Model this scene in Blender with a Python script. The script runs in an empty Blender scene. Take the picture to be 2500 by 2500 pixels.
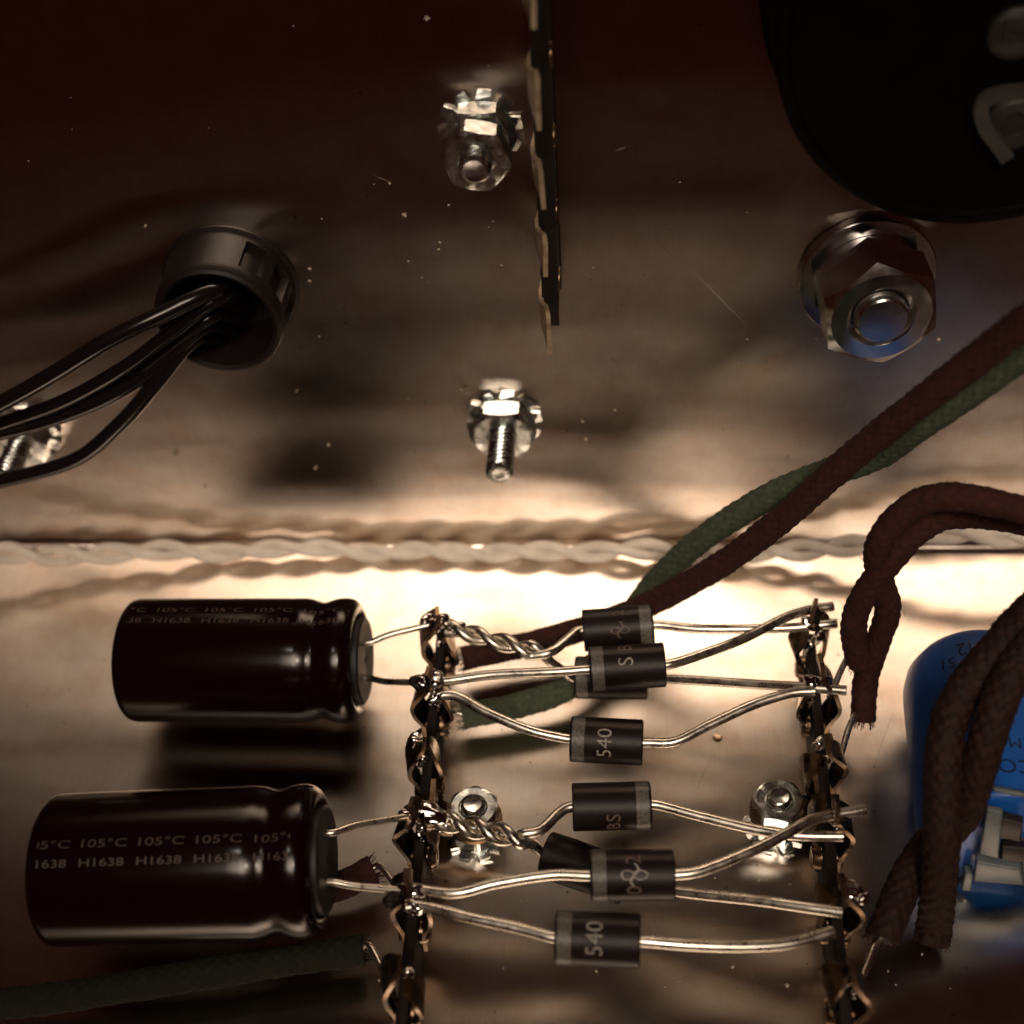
import bpy, bmesh, math, random
from mathutils import Vector as V, Matrix
random.seed(7)
sc = bpy.context.scene
C = sc.collection
MM = 0.001

# ------------------------------------------------------------------ camera
# x = right along the fold, y = into the rear wall (wall plane y=0), z = up from the floor (floor z=0); lengths in mm
F_PX, HALF, R_FOLD = 2500.0, 966.0, 200.0
TH, YAW = math.radians(45), math.radians(4.6)
FW = V((-math.sin(YAW), math.cos(YAW)*math.cos(TH), -math.cos(YAW)*math.sin(TH)))
RT = V((math.cos(YAW), math.sin(YAW)*math.cos(TH), -math.sin(YAW)*math.sin(TH)))
UP = RT.cross(FW)
def ray(px, py):
    return (FW*F_PX + RT*(px-HALF) - UP*(py-HALF))
CAM = -ray(966, 1030).normalized()*R_FOLD
def P(px, py, h):            # point at height h above the floor
    d = ray(px, py); t = (h-CAM.z)/d.z
    return CAM + d*t
def W(px, py, s):            # point at distance s in front of the rear wall
    d = ray(px, py); t = (-s-CAM.y)/d.y
    return CAM + d*t
cd = bpy.data.cameras.new('camera')
cam = bpy.data.objects.new('camera', cd); C.objects.link(cam)
m = Matrix((RT, UP, -FW)).transposed().to_4x4(); m.translation = CAM*MM
cam.matrix_world = m
cd.sensor_width = 36; cd.lens = 36*F_PX/(2*HALF)
cd.clip_start = 0.01; cd.clip_end = 20
cd.dof.use_dof = True; cd.dof.focus_distance = 0.156; cd.dof.aperture_fstop = 17
sc.camera = cam
sc.render.resolution_x = sc.render.resolution_y = 1024

# ------------------------------------------------------------------ world, lamps, exposure
w = bpy.data.worlds.new('World'); sc.world = w; w.use_nodes = True
w.node_tree.nodes['Background'].inputs[0].default_value = (0.065, 0.0145, 0.0095, 1)
w.node_tree.nodes['Background'].inputs[1].default_value = 0.22
def lamp(name, kind, loc, target, energy, color, **kw):
    l = bpy.data.lights.new(name, kind); l.energy = energy; l.color = color
    for k, v in kw.items(): setattr(l, k, v)
    o = bpy.data.objects.new(name, l); C.objects.link(o)
    loc = V(loc); o.location = loc*MM
    o.rotation_euler = (V(target)-loc).to_track_quat('-Z', 'Y').to_euler()
    return o
lamp('window_light', 'AREA', (30, -293, 342), (18, -14, 0), 0.074, (1.0, 0.80, 0.635), shape='ELLIPSE', size=0.42, size_y=0.15, spread=math.radians(34))
lamp('fill_spot', 'SPOT', (60, -281, 326), (16, -8, 0), 0.70, (1.0, 0.84, 0.67),
     spot_size=math.radians(25), spot_blend=1.0, shadow_soft_size=0.012)  # added spot, lights wires and parts directly and lets corners fall dark
lamp('room_lamp', 'AREA', (-60, -150, 330), (-20, -20, 10), 0.03, (1.0, 0.92, 0.80), shape='RECTANGLE', size=0.03, size_y=0.012)
sc.view_settings.view_transform = 'Standard'; sc.view_settings.look = 'None'
sc.view_settings.exposure = 0; sc.view_settings.gamma = 1; sc.view_settings.use_curve_mapping = False
sc.render.engine = 'CYCLES'
sc.cycles.max_bounces = 7; sc.cycles.glossy_bounces = 6; sc.cycles.diffuse_bounces = 3

# ------------------------------------------------------------------ materials
def nmat(name):
    m = bpy.data.materials.new(name); m.use_nodes = True
    nt = m.node_tree
    return m, nt, nt.nodes['Principled BSDF']
def link(nt, a, b): nt.links.new(a, b)
def simple(name, col, metal=0.0, rough=0.5, noise=0.0, scale=800, bump=0.0, coat=0.0, rvar=0.0, spec=0.5, col2=None):
    m, nt, b = nmat(name)
    b.inputs['Base Color'].default_value = (*col, 1); b.inputs['Metallic'].default_value = metal
    b.inputs['Roughness'].default_value = rough; b.inputs['Coat Weight'].default_value = coat
    b.inputs['Coat Roughness'].default_value = 0.08; b.inputs['Specular IOR Level'].default_value = spec
    if noise or bump or rvar or col2:
        tc = nt.nodes.new('ShaderNodeTexCoord')
        n = nt.nodes.new('ShaderNodeTexNoise'); n.inputs['Scale'].default_value = scale; n.inputs['Detail'].default_value = 5
        link(nt, tc.outputs['Object'], n.inputs['Vector'])
        if noise or col2:
            r = nt.nodes.new('ShaderNodeValToRGB')
            c2 = col2 if col2 else tuple(c*(1-noise) for c in col)
            c1 = col if col2 else tuple(min(1, c*(1+noise)) for c in col)
            r.color_ramp.elements[0].position = 0.35; r.color_ramp.elements[1].position = 0.65
            r.color_ramp.elements[0].color = (*c2, 1); r.color_ramp.elements[1].color = (*c1, 1)
            link(nt, n.outputs['Fac'], r.inputs['Fac']); link(nt, r.outputs['Color'], b.inputs['Base Color'])
        if bump:
            bp = nt.nodes.new('ShaderNodeBump'); bp.inputs['Strength'].default_value = bump; bp.inputs['Distance'].default_value = 0.0002
            link(nt, n.outputs['Fac'], bp.inputs['Height']); link(nt, bp.outputs['Normal'], b.inputs['Normal'])
        if rvar:
            mr = nt.nodes.new('ShaderNodeMapRange')
            mr.inputs['From Min'].default_value = 0.3; mr.inputs['From Max'].default_value = 0.7
            mr.inputs['To Min'].default_value = max(0.03, rough-rvar); mr.inputs['To Max'].default_value = rough+rvar
            link(nt, n.outputs['Fac'], mr.inputs['Value']); link(nt, mr.outputs['Result'], b.inputs['Roughness'])
    return m
def brushed(name, col, rough, aniso):
    m, nt, b = nmat(name)
    N = nt.nodes.new
    nt.nodes.remove(b)
    b = N('ShaderNodeBsdfAnisotropic'); b.distribution = 'BECKMANN'
    link(nt, b.outputs['BSDF'], nt.nodes['Material Output'].inputs['Surface'])
    uv = N('ShaderNodeUVMap')
    mp = N('ShaderNodeMapping'); mp.inputs['Scale'].default_value = (5.5, 0.10, 1)     # grain runs along v
    link(nt, uv.outputs['UV'], mp.inputs['Vector'])
    g = N('ShaderNodeTexNoise'); g.inputs['Scale'].default_value = 1.0; g.inputs['Detail'].default_value = 6; g.inputs['Roughness'].default_value = 0.7
    link(nt, mp.outputs['Vector'], g.inputs['Vector'])
    big = N('ShaderNodeTexNoise'); big.inputs['Scale'].default_value = 0.055; big.inputs['Detail'].default_value = 2.2
    mpb = N('ShaderNodeMapping'); mpb.inputs['Scale'].default_value = (0.3, 1.5, 1)
    link(nt, uv.outputs['UV'], mpb.inputs['Vector']); link(nt, mpb.outputs['Vector'], big.inputs['Vector'])
    spot = N('ShaderNodeTexNoise'); spot.inputs['Scale'].default_value = 0.42; spot.inputs['Detail'].default_value = 4
    link(nt, uv.outputs['UV'], spot.inputs['Vector'])
    cr = N('ShaderNodeValToRGB')
    cr.color_ramp.elements[0].position = 0.3; cr.color_ramp.elements[1].position = 0.62
    cr.color_ramp.elements[0].color = (*[c*0.84 for c in col], 1); cr.color_ramp.elements[1].color = (*col, 1)
    mixv = N('ShaderNodeMath'); mixv.operation = 'MULTIPLY_ADD'; mixv.inputs[1].default_value = 0.55; mixv.inputs[2].default_value = 0.0
    add = N('ShaderNodeMath'); add.operation = 'MULTIPLY_ADD'; add.inputs[1].default_value = 0.45
    link(nt, g.outputs['Fac'], mixv.inputs[0]); link(nt, spot.outputs['Fac'], add.inputs[0]); link(nt, mixv.outputs[0], add.inputs[2])
    link(nt, add.outputs[0], cr.inputs['Fac']); st = N('ShaderNodeTexNoise'); st.inputs['Scale'].default_value = 0.16; st.inputs['Detail'].default_value = 6; st.inputs['Roughness'].default_value = 0.65
    link(nt, uv.outputs['UV'], st.inputs['Vector'])
    sr = N('ShaderNodeValToRGB'); sr.color_ramp.elements[0].position = 0.36; sr.color_ramp.elements[1].position = 0.56
    sr.color_ramp.elements[0].color = (0.94, 0.86, 0.81, 1); sr.color_ramp.elements[1].color = (1, 1, 1, 1)
    link(nt, st.outputs['Fac'], sr.inputs['Fac'])
    pit = N('ShaderNodeTexNoise'); pit.inputs['Scale'].default_value = 0.75; pit.inputs['Detail'].default_value = 2
    link(nt, uv.outputs['UV'], pit.inputs['Vector'])
    pr = N('ShaderNodeValToRGB'); pr.color_ramp.elements[0].position = 0.21; pr.color_ramp.elements[1].position = 0.29
    pr.color_ramp.elements[0].color = (0.45, 0.36, 0.30, 1); pr.color_ramp.elements[1].color = (1, 1, 1, 1)
    link(nt, pit.outputs['Fac'], pr.inputs['Fac'])
    m1 = N('ShaderNodeMixRGB'); m1.blend_type = 'MULTIPLY'; m1.inputs['Fac'].default_value = 1
    m2 = N('ShaderNodeMixRGB'); m2.blend_type = 'MULTIPLY'; m2.inputs['Fac'].default_value = 1
    link(nt, cr.outputs['Color'], m1.inputs[1]); link(nt, sr.outputs['Color'], m1.inputs[2])
    link(nt, m1.outputs[0], m2.inputs[1]); link(nt, pr.outputs['Color'], m2.inputs[2])
    link(nt, m2.outputs[0], b.inputs['Color'])
    mr = N('ShaderNodeMapRange'); mr.inputs['From Min'].default_value = 0.25; mr.inputs['From Max'].default_value = 0.75
    mr.inputs['To Min'].default_value = rough-0.008; mr.inputs['To Max'].default_value = rough+0.012
    link(nt, add.outputs[0], mr.inputs['Value']); link(nt, mr.outputs['Result'], b.inputs['Roughness'])
    b.inputs['Anisotropy'].default_value = aniso; b.inputs['Rotation'].default_value = 0.25
    tg = N('ShaderNodeTangent'); tg.direction_type = 'UV_MAP'
    link(nt, tg.outputs['Tangent'], b.inputs['Tangent'])
    b1 = N('ShaderNodeBump'); b1.inputs['Strength'].default_value = 0.22; b1.inputs['Distance'].default_value = 0.00001
    b2 = N('ShaderNodeBump'); b2.inputs['Strength'].default_value = 0.15; b2.inputs['Distance'].default_value = 0.0006
    link(nt, big.outputs['Fac'], b2.inputs['Height']); link(nt, g.outputs['Fac'], b1.inputs['Height'])
    link(nt, b2.outputs['Normal'], b1.inputs['Normal']); link(nt, b1.outputs['Normal'], b.inputs['Normal'])
    return m
MAT = dict(
    alu=brushed('brushed_aluminium', (0.80, 0.74, 0.675), 0.30, 0.5),
    zinc=simple('zinc_plated_steel', (0.78, 0.81, 0.79), 1, 0.23, rvar=0.08, scale=900, noise=0.12, bump=0.15),
    chrome=simple('bright_steel', (0.80, 0.80, 0.79), 1, 0.17, rvar=0.05, scale=500),
    tin=simple('tinned_copper_lead', (0.72, 0.67, 0.58), 1, 0.30, rvar=0.08, scale=700, noise=0.10, bump=0.12),
    solder=simple('solder', (0.66, 0.64, 0.61), 1, 0.13, rvar=0.07, scale=700, noise=0.18, bump=0.35),
    brass=simple('tarnished_brass', (0.30, 0.195, 0.115), 1.0, 0.30, rvar=0.12, scale=500, bump=0.25, col2=(0.17, 0.125, 0.09)),
    board=simple('brown_laminate_board', (0.010, 0.005, 0.0035), 0, 0.55, noise=0.3, scale=900, bump=0.3, spec=0.3),
    sleeve=simple('glossy_dark_brown_sleeve', (0.007, 0.0017, 0.0012), 0, 0.17, coat=0.0, bump=0.03, scale=160, spec=0.35),
    rubber=simple('black_rubber', (0.012, 0.008, 0.007), 0, 0.55),
    print_gold=simple('faded_sleeve_print', (0.062, 0.037, 0.029), 0, 0.55),
    print_white=simple('pale_print', (0.27, 0.255, 0.225), 0, 0.6, noise=0.4, scale=2500),
    print_dim=simple('worn_pale_print', (0.12, 0.085, 0.07), 0, 0.6, noise=0.35, scale=2500),
    epoxy=simple('matt_black_epoxy', (0.0085, 0.0038, 0.003), 0, 0.45, noise=0.25, scale=1500, bump=0.12, spec=0.28),
    band=simple('silver_band', (0.10, 0.092, 0.08), 0, 0.45, noise=0.35, scale=2500),
    nylon=simple('black_nylon', (0.011, 0.0065, 0.006), 0, 0.42, noise=0.2, scale=900, bump=0.15),
    black=simple('black_insulation', (0.009, 0.006, 0.006), 0, 0.22, bump=0.05, scale=400),
    hole_shade=simple('painted_hole_shade', (0.002, 0.001, 0.001), 0, 0.9),  # near-black, painted as the shade inside the bushing
    cloth_brown=simple('brown_cotton_braid', (0.038, 0.0088, 0.0056), 0, 0.85, noise=0.3, scale=1400, bump=0.4, spec=0.4),
    cloth_dark=simple('dark_brown_cotton_braid', (0.017, 0.0042, 0.0020), 0, 0.75, noise=0.45, scale=1400, bump=0.6, spec=0.35),
    cloth_green=simple('green_cotton_braid', (0.066, 0.082, 0.050), 0, 0.85, noise=0.25, scale=1400, bump=0.4, spec=0.4),
    white_wire=simple('cream_insulation', (0.84, 0.77, 0.67), 0, 0.45, noise=0.08, scale=400),
    blue=simple('blue_sleeve', (0.008, 0.10, 0.42), 0, 0.4, noise=0.06, scale=200),
    blue_print=simple('dark_blue_print', (0.004, 0.012, 0.05), 0, 0.5),
    clip=simple('milky_plastic', (0.11, 0.135, 0.145), 0, 0.4, noise=0.12, scale=600),
    blackbody=simple('black_lacquer', (0.003, 0.0015, 0.0015), 0, 0.5, noise=0.2, scale=300, spec=0.06),
    dust=simple('pale_dust', (0.38, 0.33, 0.27), 0, 0.8),
    cloth_green_shade=simple('shaded_green_cotton_braid', (0.010, 0.0105, 0.005), 0, 0.85, noise=0.25, scale=1400, bump=0.4, spec=0.3),  # green braid with the shade of the lower left put into its colour
    pale_brass=simple('tinned_brass', (0.62, 0.50, 0.34), 0.5, 0.42, rvar=0.1, scale=600, col2=(0.30, 0.22, 0.14)),
    lug=simple('dull_grey_lug', (0.045, 0.041, 0.035), 0.0, 0.6, noise=0.2, scale=700),
    table=simple('grey_bench_top', (0.085, 0.075, 0.062), 0, 0.8, noise=0.3, scale=500),
    dark_metal=simple('blackened_steel', (0.03, 0.028, 0.025), 0.3, 0.5),
    fibre=simple('cotton_fibre', (0.16, 0.075, 0.045), 0, 0.8),
)

# ------------------------------------------------------------------ object helpers
def tag(o, label=None, cat=None, group=None, kind=None):
    if label: o['label'] = label
    if cat: o['category'] = cat
    if group: o['group'] = group
    if kind: o['kind'] = kind
    return o
ORG = {}
def thing(name, label, cat, org, group=None):
    o = bpy.data.objects.new(name, None); C.objects.link(o)
    o.empty_display_size = 0.002
    o.location = V(org)*MM; ORG[o] = V(org)
    return tag(o, label, cat, group)
def obj(name, geo, mat, parent=None, uv=None, sharp=38):
    verts, faces = geo
    org = ORG.get(parent, V((0, 0, 0)))
    me = bpy.data.meshes.new(name)
    me.from_pydata([tuple((V(v)-org)*MM) for v in verts], [], faces)
    me.materials.append(MAT[mat])
    if uv:
        l = me.uv_layers.new(name='UVMap')
        for lp in me.loops: l.data[lp.index].uv = uv[lp.vertex_index]
    me.shade_smooth()
    if sharp: me.set_sharp_from_angle(angle=math.radians(sharp))
    me.validate(); me.update()
    o = bpy.data.objects.new(name, me); C.objects.link(o)
    if parent:
        o.parent = parent; ORG[o] = org
    else: ORG[o] = org
    return o
def join(*gs):
    vs, fs = [], []
    for v, f in gs:
        n = len(vs); vs += list(v); fs += [tuple(i+n for i in q) for q in f]
    return vs, fs
def frame(a):
    a = V(a).normalized()
    t = V((0, 0, 1)) if abs(a.z) < 0.9 else V((0, 1, 0))
    u = t.cross(a).normalized(); v = a.cross(u)
    return a, u, v
def box(c, ex, ey, ez, bev=0.0):
    c = V(c); ex, ey, ez = V(ex), V(ey), V(ez)
    if not bev:
        vs = [c+ex*i+ey*j+ez*k for i in (-1, 1) for j in (-1, 1) for k in (-1, 1)]
        return vs, [(0, 1, 3, 2), (4, 6, 7, 5), (0, 4, 5, 1), (2, 3, 7, 6), (0, 2, 6, 4), (1, 5, 7, 3)]
    bm = bmesh.new(); bmesh.ops.create_cube(bm, size=2)
    for v in bm.verts: v.co = ex*v.co.x+ey*v.co.y+ez*v.co.z
    bmesh.ops.bevel(bm, geom=bm.edges[:], offset=bev, segments=2, affect='EDGES', profile=0.5)
    bm.verts.index_update()
    r = [v.co+c for v in bm.verts], [tuple(v.index for v in f.verts) for f in bm.faces]
    bm.free(); return r
def revolve(prof, p0, axis, n=48, rfun=None):
    a, u, v = frame(axis); p0 = V(p0); vs, fs = [], []
    for (x, r) in prof:
        for k in range(n):
            t = 2*math.pi*k/n
            rr, xx = (r, x) if rfun is None else rfun(x, r, t)
            vs.append(p0+a*xx+(u*math.cos(t)+v*math.sin(t))*rr)
    for i in range(len(prof)-1):
        for k in range(n):
            k2 = (k+1) % n
            fs.append((i*n+k, i*n+k2, (i+1)*n+k2, (i+1)*n+k))
    return vs, fs
def smooth_path(pts, step):
    pts = [V(p) for p in pts]; out = []
    q = [pts[0]*2-pts[1]]+pts+[pts[-1]*2-pts[-2]]
    for i in range(1, len(q)-2):
        p0, p1, p2, p3 = q[i-1:i+3]
        n = max(2, int((p2-p1).length/step))
        for k in range(n):
            t = k/n
            out.append(0.5*((2*p1)+(p2-p0)*t+(2*p0-5*p1+4*p2-p3)*t*t+(3*p1-p0-3*p2+p3)*t**3))
    out.append(pts[-1]); return out
def tube(pts, r, n=16, disp=None, cap=True, rad=None):
    # pts: dense points; disp(u, len)->dr
    vs, fs = [], []
    T = [(pts[min(i+1, len(pts)-1)]-pts[max(i-1, 0)]).normalized() for i in range(len(pts))]
    _, u, v = frame(T[0]); L = 0
    for i, p in enumerate(pts):
        if i:
            L += (p-pts[i-1]).length
            u = (u-T[i]*u.dot(T[i])).normalized(); v = T[i].cross(u)
        rr = rad(i/(len(pts)-1)) if rad else r
        for k in range(n):
            t = 2*math.pi*k/n
            d = disp(t, L) if disp else 0
            vs.append(p+(u*math.cos(t)+v*math.sin(t))*(rr+d))
    for i in range(len(pts)-1):
        for k in range(n):
            k2 = (k+1) % n
            fs.append((i*n+k, i*n+k2, (i+1)*n+k2, (i+1)*n+k))
    if cap:
        fs.append(tuple(range(n-1, -1, -1))); b = (len(pts)-1)*n
        fs.append(tuple(b+k for k in range(n)))
    return vs, fs
def wire(pts, r, n=16, step=0.6, **k): return tube(smooth_path(pts, step), r, n, **k)
def braid_disp(n=10, pitch=2.2, amp=0.12):
    def f(t, L):
        a = n*t/(2*math.pi)+L/pitch*n/4; b = n*t/(2*math.pi)-L/pitch*n/4
        a += 0.07*math.sin(L*1.9+2*t); b += 0.07*math.sin(L*1.3-t+1); over = (math.floor(a)+math.floor(b)) % 2; lo = 0.035*math.sin(L*0.55+1.3*math.sin(L*0.21))+0.03*math.sin(L*1.7+2*t)
        s1 = abs(math.sin(math.pi*a)); s2 = abs(math.sin(math.pi*b))
        return amp*(math.sqrt(s1)*(0.55+0.45*s2) if over else math.sqrt(s2)*(0.55+0.45*s1))-amp*0.6+lo
    return f
def braided(pts, r, n=8, pitch=3.0, amp=0.13, seg=44, step=0.17):
    return tube(smooth_path(pts, step), r, seg, disp=braid_disp(n, pitch, amp))
def ribbon(path, wdir, widths, th):
    # path: 3D points; wdir: unit width direction; swept flat strip with thickness
    vs, fs = [], []; n = len(path); wdir = V(wdir).normalized()
    for i, p in enumerate(path):
        t = (V(path[min(i+1, n-1)])-V(path[max(i-1, 0)])).normalized()
        nn = t.cross(wdir).normalized()*(th/2); ww = wdir*(widths[i]/2)
        vs += [V(p)-ww-nn, V(p)+ww-nn, V(p)+ww+nn, V(p)-ww+nn]
    for i in range(n-1):
        for k in range(4):
            k2 = (k+1) % 4; fs.append((i*4+k, i*4+k2, i*4+4+k2, i*4+4+k))
    fs += [(3, 2, 1, 0), tuple((n-1)*4+k for k in range(4))]
    return vs, fs
def dense(path2, widths, k=5):
    # smooth a small 2D profile together with widths
    P3 = smooth_path([V((a, b, w_)) for (a, b), w_ in zip(path2, widths)], 0.45)
    return [(p.x, p.y) for p in P3], [p.z for p in P3]
def blob(c, r, seed=0, squash=(1, 1, 1), amp=0.22, sub=3):
    bm = bmesh.new(); bmesh.ops.create_icosphere(bm, subdivisions=sub, radius=1)
    rnd = random.Random(seed); ph = [rnd.uniform(0, 6.28) for _ in range(6)]
    for v in bm.verts:
        d = v.co.copy()
        k = 1+amp*(math.sin(2.3*d.x+ph[0])*math.sin(2.7*d.y+ph[1])+0.6*math.sin(4.1*d.z+ph[2]+2*d.x)+0.35*math.sin(6*d.y+ph[3]+3*d.z))
        v.co = V((d.x*squash[0], d.y*squash[1], d.z*squash[2]))*r*k
    bm.verts.index_update()
    g = [v.co+V(c) for v in bm.verts], [tuple(v.index for v in f.verts) for f in bm.faces]
    bm.free(); return g
def hexnut(c, axis, AF, H, bore, rot=0.0):
    n = 48
    prof = [(0, 'b'), (0, 'c'), (0.0, 'h'), (H, 'h'), (H, 'c'), (H, 'i'), (H-0.35, 'b'), (0, 'b')]
    def rf(x, r, t):
        th = (t+rot) % (math.pi/3)-math.pi/6
        rh = AF/2/math.cos(th); rc = AF/2*0.985; ch = (rh-rc)*0.62
        if r == 'b': return bore, x
        if r == 'c': return rc*0.97, x
        if r == 'i': return bore+0.3, x
        return rh, (ch if x < H/2 else H-ch)
    return revolve(prof, c, axis, n, rf)
def screw(c, axis, r, L, pitch=0.8, depth=0.34, dome=0.25, n=28, start=0.0):
    steps = int((L-start)/pitch*8); prof = [(start+(L-start)*i/steps, r) for i in range(steps+1)]
    def rf(x, rr, t):
        if isinstance(rr, tuple): return rr[0], x
        q = (x/pitch-t/(2*math.pi)) % 1.0
        return r-depth*abs(2*q-1)**0.8, x
    prof2 = prof+[(L+0.12, (r*0.80,)), (L+0.2, (r*0.72,)), (L+0.2-dome*0.5, (r*0.3,)), (L+0.2-dome*0.6, (0.001,))]
    return revolve(prof2, c, axis, n, rf)
def star_washer(c, axis, r_in, r_out, th=0.55, teeth=10):
    n = teeth*4
    prof = [(0, 0), (0, 1), (th, 1), (th, 0), (0, 0)]
    def rf(x, e, t):
        ph = (t*teeth/(2*math.pi)) % 1.0
        tooth = ph < 0.55
        if not e: return r_in, x
        ro = r_out if tooth else r_in+(r_out-r_in)*0.45
        return ro, x+(0.55*(ph-0.25) if tooth else 0)
    return revolve(prof, c, axis, n, rf)
def washer(c, axis, ri, ro, th):
    return revolve([(0, ri), (0, ro-0.15), (0.12, ro), (th-0.12, ro), (th, ro-0.15), (th, ri), (0, ri)], c, axis, 56)
def text2d(s, size, width=None):
    cu = bpy.data.curves.new('t', 'FONT'); cu.body = s; cu.size = size; cu.align_x = 'CENTER'; cu.align_y = 'CENTER'; cu.resolution_u = 3
    o = bpy.data.objects.new('t', cu); C.objects.link(o)
    dg = bpy.context.evaluated_depsgraph_get()
    me = bpy.data.meshes.new_from_object(o.evaluated_get(dg))
    bm = bmesh.new(); bm.from_mesh(me)
    bmesh.ops.triangulate(bm, faces=bm.faces[:])
    bmesh.ops.subdivide_edges(bm, edges=bm.edges[:], cuts=2, use_grid_fill=True)
    bm.verts.index_update()
    vs = [(v.co.x, v.co.y) for v in bm.verts]; fs = [tuple(v.index for v in f.verts) for f in bm.faces]
    bm.free(); bpy.data.objects.remove(o); bpy.data.curves.remove(cu); bpy.data.meshes.remove(me)
    if width:
        x0 = min(x for x, y in vs); x1 = max(x for x, y in vs); k = width/(x1-x0)
        vs = [((x-(x0+x1)/2)*k, y) for x, y in vs]
    return vs, fs
def wrap(geo2, p0, axis, n0, r, x0, phi0, rotated=False):
    a = V(axis).normalized(); n0 = V(n0); n0 = (n0-a*n0.dot(a)).normalized(); mm = n0.cross(a)
    if mm.dot(UP) < 0: mm = -mm
    vs = []
    for x, y in geo2[0]:
        if rotated: x, y = -y, x
        ph = phi0+y/r
        vs.append(V(p0)+a*(x0+x)+(n0*math.cos(ph)+mm*math.sin(ph))*r)
    return vs, geo2[1]
def stroke2d(pts, wd):
    vs, fs = [], []
    for i, p in enumerate(pts):
        a = pts[max(0, i-1)]; b = pts[min(len(pts)-1, i+1)]
        dx, dy = b[0]-a[0], b[1]-a[1]; l = math.hypot(dx, dy) or 1
        nx, ny = -dy/l*wd/2, dx/l*wd*0.3
        vs += [(p[0]+nx, p[1]+ny), (p[0]-nx, p[1]-ny)]
    for i in range(len(pts)-1): fs.append((2*i, 2*i+1, 2*i+3, 2*i+2))
    return vs, fs

# ------------------------------------------------------------------ the setting: folded chassis sheet
XL, XR = -190, 210
def sheet(prof, uvlen):
    # prof: (y,z) polyline; subdivided along x for smooth shading
    xs = [XL, XR]; vs, fs, uv = [], [], []
    L = 0
    for i, p in enumerate(prof):
        if i: L += math.hypot(p[0]-prof[i-1][0], p[1]-prof[i-1][1])
        for x in xs:
            vs.append((x, p[0], p[1])); uv.append((x, uvlen+L))
    for i in range(len(prof)-1): fs.append((2*i, 2*i+1, 2*i+3, 2*i+2))
    return (vs, fs), uv
rb = 1.6
EDGE = 130.0
g, uv = sheet([(-EDGE, 0), (-rb, 0)], 0)
floor = tag(obj('chassis_floor', g, 'alu', uv=uv), kind='structure')
arc = [(-rb+rb*math.sin(t*math.pi/16), rb-rb*math.cos(t*math.pi/16)) for t in range(0, 9)]
WT = 146.0
top = [(1.2-1.2*math.cos(t*math.pi/12), WT+1.2*math.sin(t*math.pi/12)) for t in range(0, 7)]
g, uv = sheet(arc+top+[(14, WT+1.2)], EDGE)
wall = tag(obj('chassis_wall', g, 'alu', uv=uv), kind='structure')

# scratches and stains on the sheet
sg = []
def scratch_wall(x0, y0, x1, y1, wd):
    a, b = W(x0, y0, 0.03), W(x1, y1, 0.03); d = (b-a).normalized(); n = V((0, -1, 0)).cross(d)*wd*0.3
    sg.append(([a-n*0.2, a+n*0.2, (a+b)/2+n, b+n*0.2, b-n*0.2, (a+b)/2-n], [(0, 1, 2, 3, 4, 5)]))
def scratch_floor(x0, y0, x1, y1, wd):
    a, b = P(x0, y0, 0.03), P(x1, y1, 0.03); d = (b-a).normalized(); n = V((0, 0, 1)).cross(d)*wd*0.3
    sg.append(([a-n*0.2, a+n*0.2, (a+b)/2+n, b+n*0.2, b-n*0.2, (a+b)/2-n], [(0, 1, 2, 3, 4, 5)]))
scratch_wall(1285, 490, 1415, 620, 0.22); scratch_wall(1230, 440, 1300, 520, 0.12); scratch_wall(890, 270, 990, 300, 0.1)
scratch_wall(700, 330, 742, 345, 0.1); scratch_wall(1160, 285, 1185, 276, 0.12); scratch_wall(560, 560, 600, 585, 0.1)
scratch_floor(1178, 1690, 1255, 1660, 0.16); scratch_floor(1310, 1500, 1340, 1430, 0.12); scratch_floor(1270, 1850, 1300, 1842, 0.12)
scratch_floor(900, 1700, 960, 1680, 0.1); scratch_floor(1690, 1330, 1650, 1440, 0.1)
sc_o = obj('scratches', join(*sg), 'dust', wall, sharp=0); tag(sc_o, kind='stuff')

# ------------------------------------------------------------------ bolts on the wall
WN = V((0, -1, 0)); FN = V((0, 0, 1))
def wall_bolt(label, base, AF, r, tip, two=False, rot=0.0, foot=False):
    t = thing('bolt_with_nut', label, 'bolt', base, 'bolts through the chassis wall')
    o = 0.15
    obj('star_washer', star_washer(base+WN*o, WN, r+0.3, AF*0.66, 0.5, 10), 'zinc', t)
    o += 0.75
    obj('nut', hexnut(base+WN*o, WN, AF, 3.0, r*0.98, rot), 'zinc', t, sharp=16)
    o += 3.05
    if two:
        o += 0.85
        obj('nut', hexnut(base+WN*o, WN, AF*0.95, 2.9, r*0.98, rot+0.2), 'zinc', t, sharp=16)
    obj('threaded_shank', screw(base, WN, r, tip), 'zinc', t)
    return t
HR = math.radians(30)
wall_bolt('zinc bolt with long bare thread and star washer in the middle of the wall', W(951, 790, 0), 8.0, 1.9, 11.0, rot=HR+math.radians(30))
TB = W(907, 240, 0)
wall_bolt('double-nutted bolt holding the upright terminal strip on the wall', TB, 7.4, 1.8, 9.4, two=True, rot=HR+0.52)
wall_bolt('small bolt half hidden behind the black wires at the left edge', W(50, 815, 0), 7.6, 1.8, 9.5, rot=0.9)

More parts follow.
